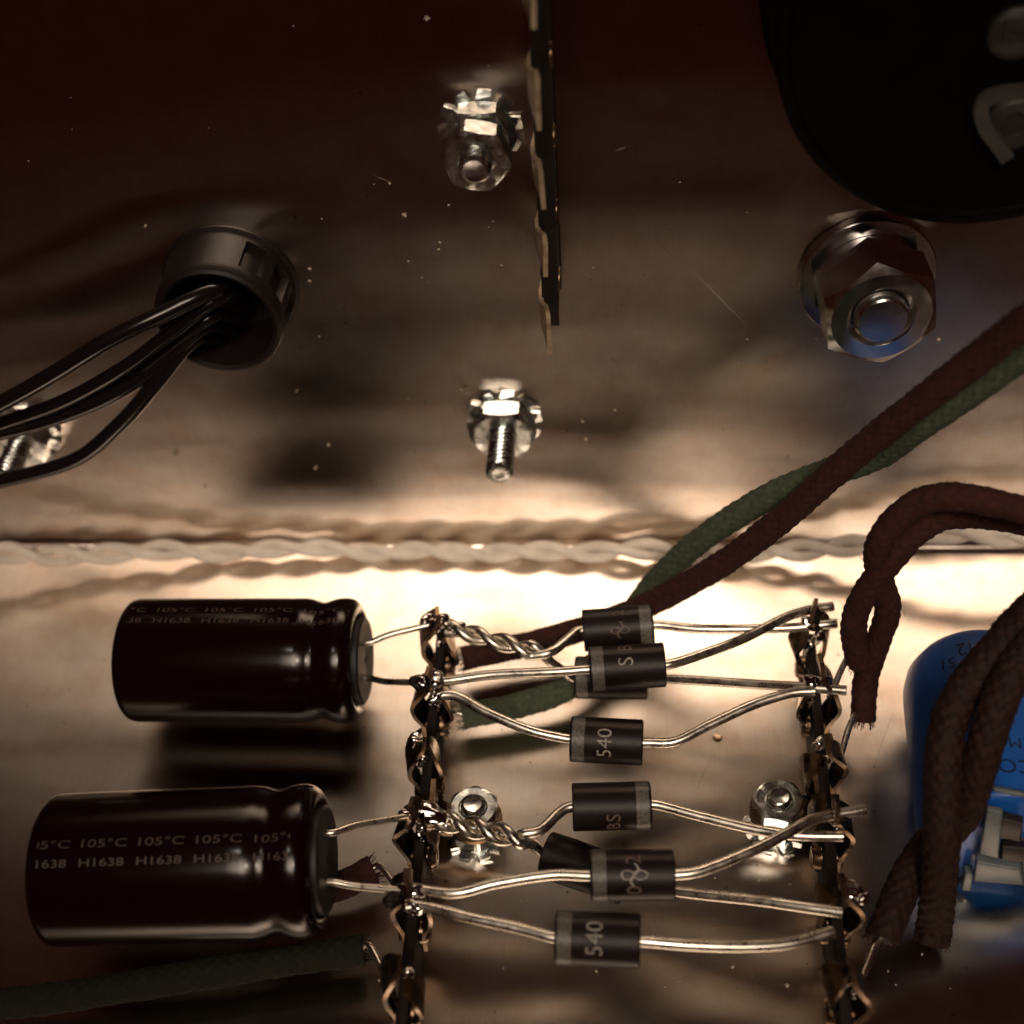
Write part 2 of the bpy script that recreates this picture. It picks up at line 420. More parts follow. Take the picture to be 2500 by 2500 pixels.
# large bolt with its nut and washer
bb = W(1632, 515, 0); BN = V((0.07, -1, 0.03)).normalized()
t = thing('large_bolt_with_nut', 'large shiny hex nut and bolt end below the black housing', 'bolt', bb)
obj('washer', washer(bb+BN*0.1, BN, 3.6, 8.3, 1.5), 'chrome', t)
obj('lock_washer', revolve([(0, 3.6), (0, 6.3), (1.6, 6.3), (1.6, 3.6), (0, 3.6)], bb+BN*1.7, BN, 48), 'chrome', t)
def bignut(c, AF, H, bore, rot):
    n = 72
    prof = [(0, 'h'), (H, 'h'), (H, 'c'), (H, 'd'), (H, 'i'), (H-0.9, 'b'), (0, 'b')]
    def rf(x, r, t):
        th = (t+rot) % (math.pi/3)-math.pi/6
        rh = AF/2/math.cos(th); rc = AF/2*0.93; ch = max(0, (rh-rc)*0.55)
        return {'b': (bore, x), 'i': (bore+0.75, x), 'c': (rc, x), 'd': (rc-0.3, x-0.0)}.get(r, (rh, 0.0 if x < 1 else H-ch))
    return revolve(prof, c, BN, n, rf)
obj('nut', bignut(bb+BN*3.3, 12.6, 6.2, 3.3, 0.35), 'chrome', t, sharp=14)
obj('bolt_end', revolve([(0, 3.2), (9.6, 3.2), (10.1, 3.0), (10.25, 2.8), (10.25, 2.7), (10.25, 0.01)], bb, BN, 48), 'chrome', t, sharp=14)

# ------------------------------------------------------------------ snap bushing with black wires
gb = W(437, 535, 0)
t = thing('snap_bushing', 'round black plastic snap bushing set in the wall', 'bushing', gb)
def gro(x, r, th):
    # two side windows with latch tongues on the right
    if r > 7.4 and 1.6 < x < 6.4:
        for c0 in NOTCH:
            d = abs((th-c0+math.pi) % (2*math.pi)-math.pi)
            if d < 0.17: return r-1.0, x
    return r, x
a_, u_, v_ = frame(WN)
def ang(dx, dz):
    d = V((dx, 0, dz)); return math.atan2(d.dot(v_), d.dot(u_)) % (2*math.pi)
NOTCH = [ang(0.62, 0.78), ang(0.93, 0.36), ang(0.97, -0.2), ang(-0.9, 0.2), ang(-0.6, -0.8), ang(0.5, -0.86)]
prof = [(0.05, 8.75), (0.5, 8.75), (0.7, 8.3), (1.5, 8.2), (1.65, 8.2), (2.4, 8.15), (4, 8.1), (6.3, 8.0), (6.45, 8.0), (7.5, 7.95), (8.1, 7.7), (8.35, 7.3), (8.1, 6.8), (7.4, 6.6), (0.3, 6.5)]
obj('collar', revolve(prof, gb, WN, 160, gro), 'nylon', t, sharp=30)
obj('hole_shade_disc', revolve([(0.12, 6.6), (0.12, 0.01)], gb, WN, 40), 'hole_shade', t)  # flat black disc stands in for the shade inside the bushing
bw = [([(455, 560, 1), (408, 548, 9), (300, 596, 13), (200, 645, 15), (100, 706, 16), (0, 762, 17), (-80, 800, 17)], 1.02, 'uppermost black wire leaving the bushing'),
      ([(470, 580, 1), (420, 560, 8.5), (330, 622, 11), (240, 690, 12), (120, 757, 13), (0, 800, 14), (-80, 825, 15)], 0.92, 'second black wire from the top, with the bright glint'),
      ([(460, 610, 1), (405, 596, 8.5), (320, 655, 10), (210, 735, 11), (90, 783, 12), (0, 806, 13), (-80, 830, 14)], 0.85, 'thin middle black wire of the bundle from the bushing'),
      ([(450, 630, 1), (385, 618, 8.6), (300, 690, 10.5), (200, 752, 12), (90, 795, 13), (0, 818, 14), (-80, 842, 15)], 0.92, 'fourth black wire from the top, just above the gap'),
      ([(440, 650, 1), (368, 640, 8.6), (300, 716, 11), (230, 796, 12), (140, 868, 13), (0, 908, 14), (-80, 925, 15)], 1.0, 'lowest black wire, sagging in a wide curve below the others')]
for pts, r, lab in bw:
    g = wire([W(*p) for p in pts], r, 18)
    o = obj('black_wire', g, 'black'); tag(o, lab, 'wire', 'black wires through the bushing')

# ------------------------------------------------------------------ big black housing, top right
HD = 13.0
hc = W(1900, 58, HD)
hb = V((hc.x, 0, hc.z)); RH = 430/(F_PX/(hc-CAM).dot(FW))
t = thing('round_black_housing', 'big round black housing filling the top right corner', 'housing', hb)
obj('can', revolve([(0, RH+0.6), (1.2, RH+0.6), (2.0, RH), (HD-0.7, RH), (HD-0.4, RH-0.1), (HD-0.3, RH-0.35), (HD-0.35, RH-1.2), (HD-0.8, RH-1.5), (HD-0.8, 0.01)], hb, WN, 128), 'blackbody', t)
hl = HD-0.8
lg = smooth_path([W(1940, 172, hl+0.5), W(1885, 178, hl+0.6), W(1852, 196, hl+0.8), W(1856, 235, hl+1.2), W(1880, 270, hl+1.6), W(1900, 298, hl+2.0)], 0.3)
obj('solder_lug', ribbon(lg, (0, 1, 0), [1.0]*len(lg), 1.4), 'lug', t)
obj('rivet', revolve([(0, 3.0), (0.8, 3.0), (1.2, 2.5), (1.0, 1.4), (0.6, 1.2), (0.6, 0.01)], W(1912, 226, hl), WN, 32), 'dark_metal', t)
obj('screw_head', revolve([(0, 2.7), (0.6, 2.6), (1.1, 1.8), (1.3, 0.01)], W(1915, 60, hl), WN, 32), 'dark_metal', t)
for (kx, ky) in ((1903, 48), (1918, 48), (1900, 66), (1915, 70)):
    obj('screw_slot', box(W(kx, ky, hl+1.25), (0.42, 0, 0), (0, 0.25, 0), (0, 0, 0.42), 0.12), 'dark_metal', t)

# ------------------------------------------------------------------ terminal strips
def strip(label, org, t_, n_, b_, pitch, count, ext, tips, joints, foot, first=0, blunt=False, side=1, hb=(1.6, 8.8)):
    o = thing('terminal_strip', label, 'terminal strip', org, 'terminal strips with solder tags')
    t_, n_, b_ = V(t_).normalized(), V(n_).normalized(), V(b_).normalized()
    L0, L1 = -ext[0], pitch*(count-1)+ext[1]
    c = org+t_*((L0+L1)/2)+n_*((hb[0]+hb[1])/2)
    obj('board', box(c, t_*((L1-L0)/2), n_*((hb[1]-hb[0])/2), b_*(0.8 if blunt else 0.65), 0.15), 'board', o)
    for i in range(count):
        q = org+t_*(pitch*i); rnd = random.Random(i*13+count*7+int(org.x*3))
        j = lambda s: rnd.uniform(-s, s)
        if blunt:
            p2, wd = dense([(-1.05*side, 4), (-1.05*side, 7), (-1.2*side, 9.5), (-0.9*side, 12), (-0.3*side, 14), (0.0*side, 16.2)], [2.4, 2.5, 2.6, 3.4, 5.0, 5.1])
        else:
            p2, wd = dense([(-1.05*side, 3.5), (-1.15*side, 7), (-(1.9+j(.3))*side, 10), (-(1.5+j(.4))*side, 13), (j(.5)*side, 15.5), ((0.3+j(.3))*side, 17.4+j(.6))], [2.6, 2.8, 3.2, 3.8, 3.0, 1.3])
        tl = j(0.09); wk = 1+j(0.18)
        obj('solder_tag', ribbon([q+b_*a+n_*h+t_*(tl*(h-6)) for a, h in p2], (t_+b_*j(0.22 if not blunt else 0.05)), [w_*wk for w_ in wd], 0.5), 'pale_brass' if blunt else 'brass', o)
        if blunt:
            obj('rivet', revolve([(-1.4, 0.6), (-1.4, 1.2), (-1.2, 1.5), (0.95, 1.5), (1.1, 1.2), (1.1, 0.6)], q+n_*5.4, b_, 20), 'brass', o)
            continue
        p2, wd = dense([(1.05*side, 3.5), (1.15*side, 7), ((2.1+j(.4))*side, 10), ((1.7+j(.4))*side, 12.8), ((0.9+j(.2))*side, 14.6)], [2.6, 2.8, 3.6, 3.2, 1.4])
        tl = j(0.14); hs = 1+j(0.10); tj = j(.6)
        obj('solder_tag', ribbon([q+t_*(tj+tl*(h-6))+b_*a+n_*h*hs for a, h in p2], (t_+b_*j(0.25)), [w_*(1+tl) for w_ in wd], 0.45), 'brass', o)
        obj('rivet', revolve([(-1.75, 0.6), (-1.75, 1.2), (-1.35, 1.5), (1.35, 1.5), (1.75, 1.2), (1.75, 0.6)], q+n_*5.4, b_, 20), 'brass', o)
    if foot:
        k, tgt, fz = foot
        q = org+t_*k; d = (tgt-q).dot(b_); s = 1 if d > 0 else -1
        end = abs(d)
        pth = [q+n_*9+b_*0.95*s, q+n_*3+b_*1.0*s, q+n_*(fz+0.9)+b_*1.1*s, q+n_*fz+b_*2.0*s, q+n_*fz+b_*(end-2.2)*s]
        fp = smooth_path(pth, 0.5)
        obj('mounting_foot', join(ribbon(fp, t_, [4.4]*len(fp), 0.6),
            revolve([(-0.3, 1.7), (-0.3, 3.4), (0.3, 3.4), (0.3, 1.7), (-0.3, 1.7)], q+n_*fz+b_*end*s, n_, 32)), 'brass', o)
    if not blunt:
        for i in range(count):
            rn = random.Random(i*31+int(org.x)); q = org+t_*(pitch*i+rn.uniform(-.8, .8))
            joints = joints+[(q+n_*rn.uniform(12.8, 14.8)+b_*rn.uniform(-1.2, 1.2), rn.uniform(0.55, 0.85), (1.2, rn.uniform(.7, 1.3), rn.uniform(.7, 1.2)), 'solder'), (q+n_*rn.uniform(9.5, 11.5)+b_*rn.uniform(-1.6, 1.6), rn.uniform(0.45, 0.7), (1, 1, 1.2), 'solder')]
    for i, (pt, r, sq, mt) in enumerate(joints):
        obj('solder_joint', blob(pt, r, i*5+count, sq), mt, o)
    return o
# wall strip: runs up the wall, tags pointing out of it
ws_bot = W(1040, 560, 0)
wx = W(1030, 330, 9).x
ws = V((wx, 0, W(1038, 628, 16).z))
strip('upright terminal strip seen edge-on on the wall above the middle bolt', ws, (0, 0, 1), WN, (1, 0, 0), 9.4, 7, (2.6, 4), None,
      [], (9.4*4.1, V((TB.x, 0, 0)), 4.4), blunt=True, side=1, hb=(2.0, 11.0))
# floor strips
HT = 14.5
PA, PF = P(818, 1150, 17), P(744, 1815, 17)
LA = V((PA.x, PA.y, 0)); LF = V((PF.x, PF.y, 0))
lt = (LF-LA); lp = lt.length/5; lt.normalize(); lb = lt.cross(FN)*-1
if lb.x < 0: lb = -lb
QA, QF = P(1544, 1150, 17), P(1612, 1815, 17)
RA = V((QA.x, QA.y, 0)); RF = V((QF.x, QF.y, 0))
rt = (RF-RA); rp = rt.length/5; rt.normalize(); rbv = V((-rt.y, rt.x, 0))
if rbv.x < 0: rbv = -rbv
def LT(i, h=HT, off=0.0): return LA+lt*(lp*i)+FN*h+lb*off
def RTg(i, h=HT, off=0.0): return RA+rt*(rp*i)+FN*h+rbv*off
NL, NR = P(900, 1575, 0), P(1462, 1562, 0)
lk = (NL-LA).dot(lt); rk = (NR-RA).dot(rt)
lj = [(LT(0, 14.4, 0.9), 1.15, (1.2, .9, 1.2), 'solder'), (LT(0, 15.2, -1.0), 0.75, (1.2, .9, .9), 'solder'), (LT(0, 13.4, 2.6), 0.95, (1.5, .9, .8), 'solder'),
      (LT(1, 14.4, 0.7), 1.2, (1.1, 1.2, 1.0), 'solder'), (LT(1, 14.2, -1.3), 0.95, (1.2, 1, .9), 'board'), (LT(1.22, 13.6, 1.0), 0.9, (1.2, .9, 1), 'solder'),
      (LT(3, 14.2, 1.6), 1.35, (1.5, 1.0, 1.0), 'solder'), (LT(3, 14.0, -0.8), 0.95, (1.1, 1, 1), 'solder'), (LT(3.08, 13.2, 2.9), 0.85, (1.4, .8, .8), 'solder'),
      (LT(4, 14.6, 0.8), 1.15, (1.5, .8, .8), 'solder'), (LT(4.2, 14.2, 1.0), 0.95, (1.3, .8, .8), 'solder'), (LT(4.05, 13.6, -1.4), 1.0, (1.2, 1, 1), 'board')]
strip('left floor terminal strip, joining the capacitors to the diodes', LA, lt, FN, lb, lp, 6, (3.0, 4.0), None, lj, (lk, NL, 3.6), side=1)
rj = [(RTg(0, 14.4, -0.4), 0.95, (1.0, .9, 1.2), 'board'), (RTg(0.2, 13.8, 0.2), 0.85, (1, 1, 1), 'solder'),
      (RTg(1, 14.2, 0.3), 0.9, (1.2, .9, 1.0), 'solder'), (RTg(3, 14.2, 0.2), 1.0, (1.4, 1.0, .9), 'solder'),
      (RTg(4, 14.2, 0.9), 1.05, (1.2, 1.1, 1.1), 'solder'), (RTg(4.1, 14.6, 2.0), 0.7, (.9, .9, 1.2), 'solder'), (RTg(4.85, 13.6, -0.6), 0.8, (1, 1, 1), 'board')]
strip('right floor terminal strip, at the far ends of the diode leads', RA, rt, FN, rbv, rp, 6, (3.0, 5.0), None, rj, (rk, NR, 3.6), side=-1)
# bolts holding the floor strips
for base, lab in ((NL, 'small floor bolt with nut beside the left terminal strip'), (NR, 'small floor bolt with nut beside the right terminal strip')):
    t = thing('bolt_with_nut', lab, 'bolt', base, 'floor bolts holding the terminal strips')
    obj('star_washer', star_washer(base+FN*0.1, FN, 1.8, 3.9, 0.5, 9), 'zinc', t)
    obj('nut', hexnut(base+FN*0.75, FN, 5.6, 2.5, 1.5, 0.3), 'zinc', t, sharp=16)
    obj('nut', hexnut(base+FN*3.95, FN, 5.6, 2.4, 1.5, 0.55 if base is NL else 0.2), 'zinc', t, sharp=16)
    obj('threaded_shank', screw(base, FN, 1.5, 6.9, 0.5, 0.2), 'zinc', t)

# ------------------------------------------------------------------ electrolytic capacitors
def capacitor(label, p0, p1, r, leads, txt_phi, n_rep, first, pitch, tw):
    p0, p1 = V(p0), V(p1); ax = (p1-p0).normalized(); L = (p1-p0).length
    t = thing('electrolytic_capacitor', label, 'capacitor', p0, 'dark brown electrolytic capacitors')
    prof = [(0.15, 0.01), (0.1, r-1.3), (0.25, r-0.6), (0.7, r-0.15), (1.4, r), (L-9, r), (L-7.4, r), (L-6.6, r-0.12), (L-5.9, r-0.36), (L-5.3, r-0.55), (L-4.7, r-0.52),
            (L-4.0, r-0.3), (L-3.3, r-0.08), (L-2.6, r+0.02), (L-1.7, r), (L-1.0, r-0.2), (L-0.45, r-0.75), (L-0.25, r-1.4), (L-0.4, r-2.0), (L-0.9, r-2.3), (L-1.3, r-2.5)]
    body = obj('sleeve', revolve(prof, p0, ax, 96), 'sleeve', t, sharp=60)
    obj('rubber_seal', revolve([(L-1.4, r-2.4), (L+0.25, r-2.45), (L+0.45, r-2.7), (L+0.45, 1.0), (L+0.2, 0.01)], p0, ax, 48), 'rubber', t)
    for l in leads:
        obj('lead', wire([V(q) for q in l], 0.42, 12, 0.4), 'tin', t)
    n0 = CAM-(p0+p1)/2
    g = []
    for i in range(n_rep):
        x = first+pitch*i
        g.append(wrap(text2d('105°C', 1.25, tw), p0, ax, n0, r+0.03, x, txt_phi+0.24))
        g.append(wrap(text2d('H1638', 1.2, tw*0.98), p0, ax, n0, r+0.03, x-0.1, txt_phi))
    def clip(x): return x
    gg = join(*g)
    # the sleeve dips into the crimp groove; print follows it
    def rad(x):
        for (x0_, r0_), (x1_, r1_) in zip(prof, prof[1:]):
            if x0_ <= x <= x1_: return r0_+(r1_-r0_)*(x-x0_)/max(1e-6, x1_-x0_)
        return r
    vs = []
    for v in gg[0]:
        x = (v-p0).dot(ax); rr = v-p0-ax*x
        vs.append(p0+ax*x+rr.normalized()*(rad(max(0.9, min(L-1.2, x)))+0.03))
    ok = [1.5 < (v-p0).dot(ax) < L-2.0 for v in gg[0]]
    obj('sleeve_print', (vs, [f for f in gg[1] if all(ok[i] for i in f)]), 'print_gold', body, sharp=0)
    return t
def on_end(p0, p1, da, du):     # a point on the seal face, offset toward the viewer's up / facing direction
    ax = (p1-p0).normalized(); n0 = CAM-p1; n0 = (n0-ax*n0.dot(ax)).normalized(); mm = n0.cross(ax)
    if mm.dot(UP) < 0: mm = -mm
    return p1+ax*0.2+mm*du+n0*da
def lead_path(a, b, k):
    return [a-V((0.4, 0, 0)), a+V((0.9, 0, 0.03)), a.lerp(b, 0.35)+FN*k, a.lerp(b, 0.7)+FN*k*0.6, b]
c0, c1 = P(248, 1245, 11), P(684, 1246, 11.3)
e1, e2 = on_end(c0, c1, 0.4, 2.3), on_end(c0, c1, 0.4, -2.3)
capacitor('upper dark brown capacitor, the smaller-looking one with sharp print near its top edge', c0, c1, 8.05,
          [lead_path(e1, LT(0, 14.2, -0.2), 0.15), lead_path(e2, LT(1, 14.2, -0.2), -0.35)], 0.66, 5, 1.2, 6.35, 4.9)
c2, c3 = P(98, 1640, 14.5), P(612, 1622, 15)
e3, e4 = on_end(c2, c3, 0.5, 2.9), on_end(c2, c3, 0.5, -2.4)
capacitor('lower dark brown capacitor, nearest the camera at the bottom left', c2, c3, 8.35,
          [lead_path(e3, LT(3, 14.2, -0.2), 0.3), lead_path(e4, LT(4, 14.4, -0.2), -0.2)], 0.06, 5, 2.6, 6.2, 4.9)

# ------------------------------------------------------------------ rectifier diodes
def diode(label, p0, p1, r, band_right, leads, prints):
    p0, p1 = V(p0), V(p1); ax = (p1-p0).normalized(); L = (p1-p0).length
    t = thing('rectifier_diode', label, 'diode', (p0+p1)/2, 'axial rectifier diodes between the strips')
    e = 0.14
    body = obj('body', revolve([(0.25, 0.01), (0.2, 0.7), (0, 0.9), (0, r-e), (e, r), (L-e, r), (L, r-e), (L, 0.9), (L-0.2, 0.7), (L-0.25, 0.01)], p0, ax, 72), 'epoxy', t)
    b0, b1 = (L-1.75, L-0.3) if band_right else (0.3, 1.75)
    obj('cathode_band', revolve([(b0, r-0.05), (b0, r+0.02), (b1, r+0.02), (b1, r-0.05)], p0, ax, 72), 'band', t)
    for l in leads:
        obj('lead', wire(l, 0.62, 16, 0.35), 'tin', t)
    n0 = CAM-(p0+p1)/2
    for (kind, xo, ph, size, mt) in prints:
        if kind == 'logo':
            g2 = []
            for sx in (-1, 1):
                g2.append(stroke2d([(sx*0.62+0.62*math.cos(a*math.pi/12), 0.42*math.sin(a*math.pi/12)*(1-0.15*math.cos(a*math.pi/12))) for a in range(25)], 0.24))
            g2.append(stroke2d([(0.42*math.sin(k/20*math.pi*2)*0.9, 1.15-2.3*k/20) for k in range(21)], 0.24))
            g2 = join(*g2); g2 = ([(x*size, y*size) for x, y in g2[0]], g2[1])
            obj('printed_emblem', wrap(g2, p0, ax, n0, r+0.028, L/2+xo, ph), mt, body, sharp=0)
        else:
            obj('printed_marking', wrap(text2d(kind, size), p0, ax, n0, r+0.028, L/2+xo, ph, rotated=True), mt, body, sharp=0)
    return t
RD = 2.72
def twist(a, b, turns, phase, rr=0.66, n=20):
    a, b = V(a), V(b); d = b-a; _, u, v = frame(d)
    return [a+d*(k/n)+(u*math.cos(2*math.pi*turns*k/n+phase)+v*math.sin(2*math.pi*turns*k/n+phase))*rr for k in range(n+1)]
# upper bridge
A0, A1 = LT(0, 13.6, 1.2), P(1005, 1228, 13.5)
tw1 = twist(A0, A1, 1.55, 0.4); tw2 = twist(A0, A1, 1.55, 0.4+math.pi)
d1a, d1b = P(1100, 1190, 12.5), P(1232, 1180, 12.8)
diode('topmost diode, faint pale emblem and silver band at its right end', d1a, d1b, RD, True,
      [tw1+[P(1040, 1230, 13.4), P(1075, 1203, 12.8), d1a-(d1b-d1a).normalized()*0.6, d1a+(d1b-d1a)*0.1],
       [d1b-(d1b-d1a)*0.1, d1b+(d1b-d1a)*0.1, P(1330, 1187, 13), P(1480, 1185, 13.5), P(1540, 1180, 14), P(1579, 1176, 14.2)]],
      [('logo', 0.2, -0.1, 0.95, 'print_dim'), ('2', 0.2, 0.75, 2.0, 'print_dim')])
d3a, d3b = P(1086, 1278, 8.2), P(1222, 1280, 8.6)
diode('diode hidden behind the second one in the upper group', d3a, d3b, RD, False,
      [tw2+[P(1038, 1248, 12), P(1066, 1268, 9.5), d3a-(d3b-d3a).normalized()*0.5, d3a+(d3b-d3a)*0.1],
       [d3b-(d3b-d3a)*0.1, d3b+(d3b-d3a)*0.1, P(1320, 1284, 10), P(1440, 1292, 12), P(1515, 1296, 13.5), P(1597, 1303, 14.2)]], [])
d2a, d2b = P(1112, 1263, 16.2), P(1254, 1254, 16.4)
diode('second diode of the upper group, letter S showing, overlapping the top one', d2a, d2b, RD, False,
      [[d2a+(d2b-d2a)*0.1, d2a-(d2b-d2a)*0.1, P(1040, 1268, 16), P(930, 1273, 15.2), LT(1, 14.6, 2.6), LT(1, 14.4, 0.4)],
       [d2b-(d2b-d2a)*0.1, d2b+(d2b-d2a)*0.08, P(1320, 1236, 16), P(1400, 1206, 15.5), P(1480, 1166, 15), P(1530, 1150, 14.6), P(1572, 1144, 14.6)]],
      [('S', -0.1, 0.25, 2.6, 'print_white'), ('B', -0.1, 1.0, 2.4, 'print_dim')])
d4a, d4b = P(1077, 1394, 12.5), P(1213, 1401, 12.5)
diode('lone diode marked 540 in the middle, below the upper pair', d4a, d4b, RD, False,
      [[d4a+(d4b-d4a)*0.1, d4a-(d4b-d4a)*0.06, P(1000, 1378, 13), P(920, 1345, 13.6), P(860, 1313, 14), LT(1.2, 13.8, 0.6)],
       [d4b-(d4b-d4a)*0.1, d4b+(d4b-d4a)*0.08, P(1275, 1399, 12.8), P(1340, 1367, 13.4), P(1420, 1330, 14), P(1490, 1308, 14.3), P(1536, 1304, 14.3)]],
      [('540', -0.1, -0.12, 2.5, 'print_white')])
# lower bridge
B0, B1 = LT(3, 13.4, 2.6), P(985, 1583, 13.5)
tw3 = twist(B0, B1, 1.6, 2.4, 0.74); tw4 = twist(B0, B1, 1.6, 2.4+math.pi, 0.74)
d5a, d5b = P(1080, 1523, 13.2), P(1228, 1519, 13.2)
diode('first diode of the lower group, silver band at its right end', d5a, d5b, RD, True,
      [tw3+[P(1020, 1566, 13.4), P(1052, 1536, 13.2), d5a-(d5b-d5a)*0.05, d5a+(d5b-d5a)*0.1],
       [d5b-(d5b-d5a)*0.1, d5b+(d5b-d5a)*0.08, P(1320, 1540, 13.2), P(1430, 1566, 13.5), P(1500, 1576, 14), P(1590, 1578, 14.2)]],
      [('S', 0.2, -0.5, 2.3, 'print_dim'), ('B', 0.2, -0.95, 2.2, 'print_dim')])
d7a, d7b = P(1030, 1612, 8.5), P(1180, 1662, 8.5)
diode('dark tilted diode half hidden behind the one with the emblem', d7a, d7b, RD, True,
      [tw4+[P(1003, 1592, 11.5), P(1020, 1606, 9.2), d7a+(d7b-d7a)*0.08],
       [d7b-(d7b-d7a)*0.1, d7b+(d7b-d7a)*0.08, P(1290, 1684, 10), P(1420, 1698, 12), P(1520, 1712, 13.2), P(1590, 1722, 13.8)]], [])
d6a, d6b = P(1113, 1652, 16), P(1272, 1650, 16)
diode('diode with a bright looped emblem and wide silver band on its left', d6a, d6b, RD, False,
      [[d6a+(d6b-d6a)*0.1, d6a-(d6b-d6a)*0.06, P(1040, 1651, 15.8), P(940, 1666, 15.3), P(860, 1685, 15), LT(4, 14.6, 1.4), LT(4, 14.6, 0.2)],
       [d6b-(d6b-d6a)*0.1, d6b+(d6b-d6a)*0.08, P(1330, 1641, 16), P(1430, 1600, 16), P(1520, 1553, 15.5), P(1560, 1540, 15), P(1632, 1527, 14.8)]],
      [('logo', 0.2, 0.0, 1.1, 'print_white'), ('2', 0.2, 0.62, 2.3, 'print_dim'), ('0', 0.2, -0.6, 2.3, 'print_dim')])
d8a, d8b = P(1048, 1768, 15.5), P(1208, 1776, 15.5)
diode('lowest diode marked 540, nearest the camera', d8a, d8b, RD, False,
      [[d8a+(d8b-d8a)*0.1, d8a-(d8b-d8a)*0.06, P(980, 1752, 15.3), P(880, 1730, 15), LT(4.2, 14.4, 2.2), LT(4.2, 14.2, 0.2)],
       [d8b-(d8b-d8a)*0.1, d8b+(d8b-d8a)*0.08, P(1300, 1783, 15.3), P(1400, 1786, 15), P(1490, 1780, 14.8), P(1572, 1758, 14.6)]],
      [('540', -0.2, 0.02, 2.5, 'print_white')])

# ------------------------------------------------------------------ white twisted pair along the fold
wp = [W(*q) for q in [(-90, 1043, 9), (0, 1043, 7.5), (110, 1049, 6.4), (200, 1045, 5.2), (310, 1038, 4.2), (400, 1044, 3.5), (510, 1036, 2.9), (620, 1035, 2.5), (710, 1043, 2.5), (800, 1038, 2.4), (910, 1045, 2.6), (1000, 1039, 2.5), (1100, 1043, 2.7), (1200, 1036, 2.8), (1300, 1044, 3.0), (1400, 1041, 3.2), (1550, 1036, 4), (1700, 1016, 5), (1800, 1007, 6), (1932, 1018, 7), (2050, 1022, 7)]]
wpd = smooth_path(wp, 0.5)
t = thing('twisted_wire_pair', 'cream white twisted pair of wires lying along the fold', 'wires', wpd[len(wpd)//2])
for ph in (0, math.pi):
    pts = []; L = 0
    for i, p in enumerate(wpd):
        if i: L += (p-wpd[i-1]).length
        d = (wpd[min(i+1, len(wpd)-1)]-wpd[max(i-1, 0)]).normalized(); u = V((0, 0, 1)).cross(d).normalized(); v = d.cross(u)
        th = 2*math.pi*L/14.5+ph+0.5*math.sin(L/11)+0.3*math.sin(L/23+2)
        pts.append(p+(u*math.cos(th)+v*math.sin(th))*(0.80+0.16*math.sin(L/17+1)+0.25*min(1, max(0, (L-150)/40))))
    obj('strand', tube(pts, 0.80, 16), 'white_wire', t)

# ------------------------------------------------------------------ cloth-covered wires
def cloth(name, label, pts, r, mat, bare=None, group='cloth covered wires', cat='wire', amp=0.24, pitch=3.0, hairs=0):
    t = thing(name, label, cat, pts[-1], group)
    br = obj('braid', braided(pts, r+0.03, amp=amp, pitch=pitch), mat, t, sharp=0)
    if bare: obj('bare_end', wire(bare, 0.4, 12, 0.4), 'tin', t)
    hairs = hairs or 50
    if hairs:
        d = smooth_path(pts, 0.4); rnd = random.Random(hairs); g = []
        for _ in range(hairs):
            i = rnd.randrange(2, len(d)-2); ax = (d[i+1]-d[i-1]).normalized(); _, u, v = frame(ax)
            th = rnd.uniform(0, 6.283); n = u*math.cos(th)+v*math.sin(th)
            s = d[i]+n*r*0.95; l = rnd.uniform(0.4, 1.3); tg_ = ax*rnd.uniform(-1, 1)+n.cross(ax)*rnd.uniform(-1, 1)
            g.append(tube([s, s+n*l*0.4+tg_*l*0.3, s+n*l*0.6+tg_*l*0.8], 0.022, 3, cap=False))
        ax = (d[-1]-d[-4]).normalized(); _, u, v = frame(ax)
        for _ in range(34):
            th = rnd.uniform(0, 6.283); n = u*math.cos(th)+v*math.sin(th); l = rnd.uniform(0.5, 1.5)
            s_ = d[-1]-ax*0.3+n*r*rnd.uniform(0.5, 1.0)
            g.append(tube([s_, s_+ax*l*0.5+n*l*0.15, s_+ax*l*0.9+n*l*rnd.uniform(-.1, .6)], 0.05, 4, cap=False))
        h = obj('fuzz', join(*g), mat, t); tag(h, kind='stuff')
    return t
bp_ = [W(2010, 560, 34), W(1932, 609, 32), W(1848, 674, 30), W(1704, 784, 27), W(1596, 872, 25), W(1488, 969, 23.5), W(1380, 1052, 22), W(1280, 1112, 20.5), P(1200, 1150, 8.5), P(1100, 1186, 6), P(1000, 1214, 5), P(872, 1243, 4.6)]
cloth('cloth_covered_wire', 'red-brown cloth covered wire crossing from top right to under the diodes', bp_, 1.62, 'cloth_brown',
      [P(880, 1242, 4.6), P(850, 1240, 5), LT(0.1, 6.5, 1.5)], hairs=60)
gp_ = [W(2010, 622, 30), W(1932, 668, 28.5), W(1848, 726, 27), W(1740, 800, 25), W(1650, 862, 21.5), W(1542, 898, 19.5), W(1452, 936, 18.5), W(1344, 1003, 17.5), W(1272, 1062, 16.5), P(1215, 1125, 7.5), P(1160, 1210, 5.5), P(1080, 1292, 4.6), P(980, 1330, 4), P(872, 1352, 3.8)]
cloth('cloth_covered_wire', 'sage green cloth covered wire running beside the red-brown one', gp_, 1.62, 'cloth_green',
      [P(880, 1350, 3.8), P(850, 1345, 4.5), LT(1.2, 6.5, 1.5)], hairs=60)
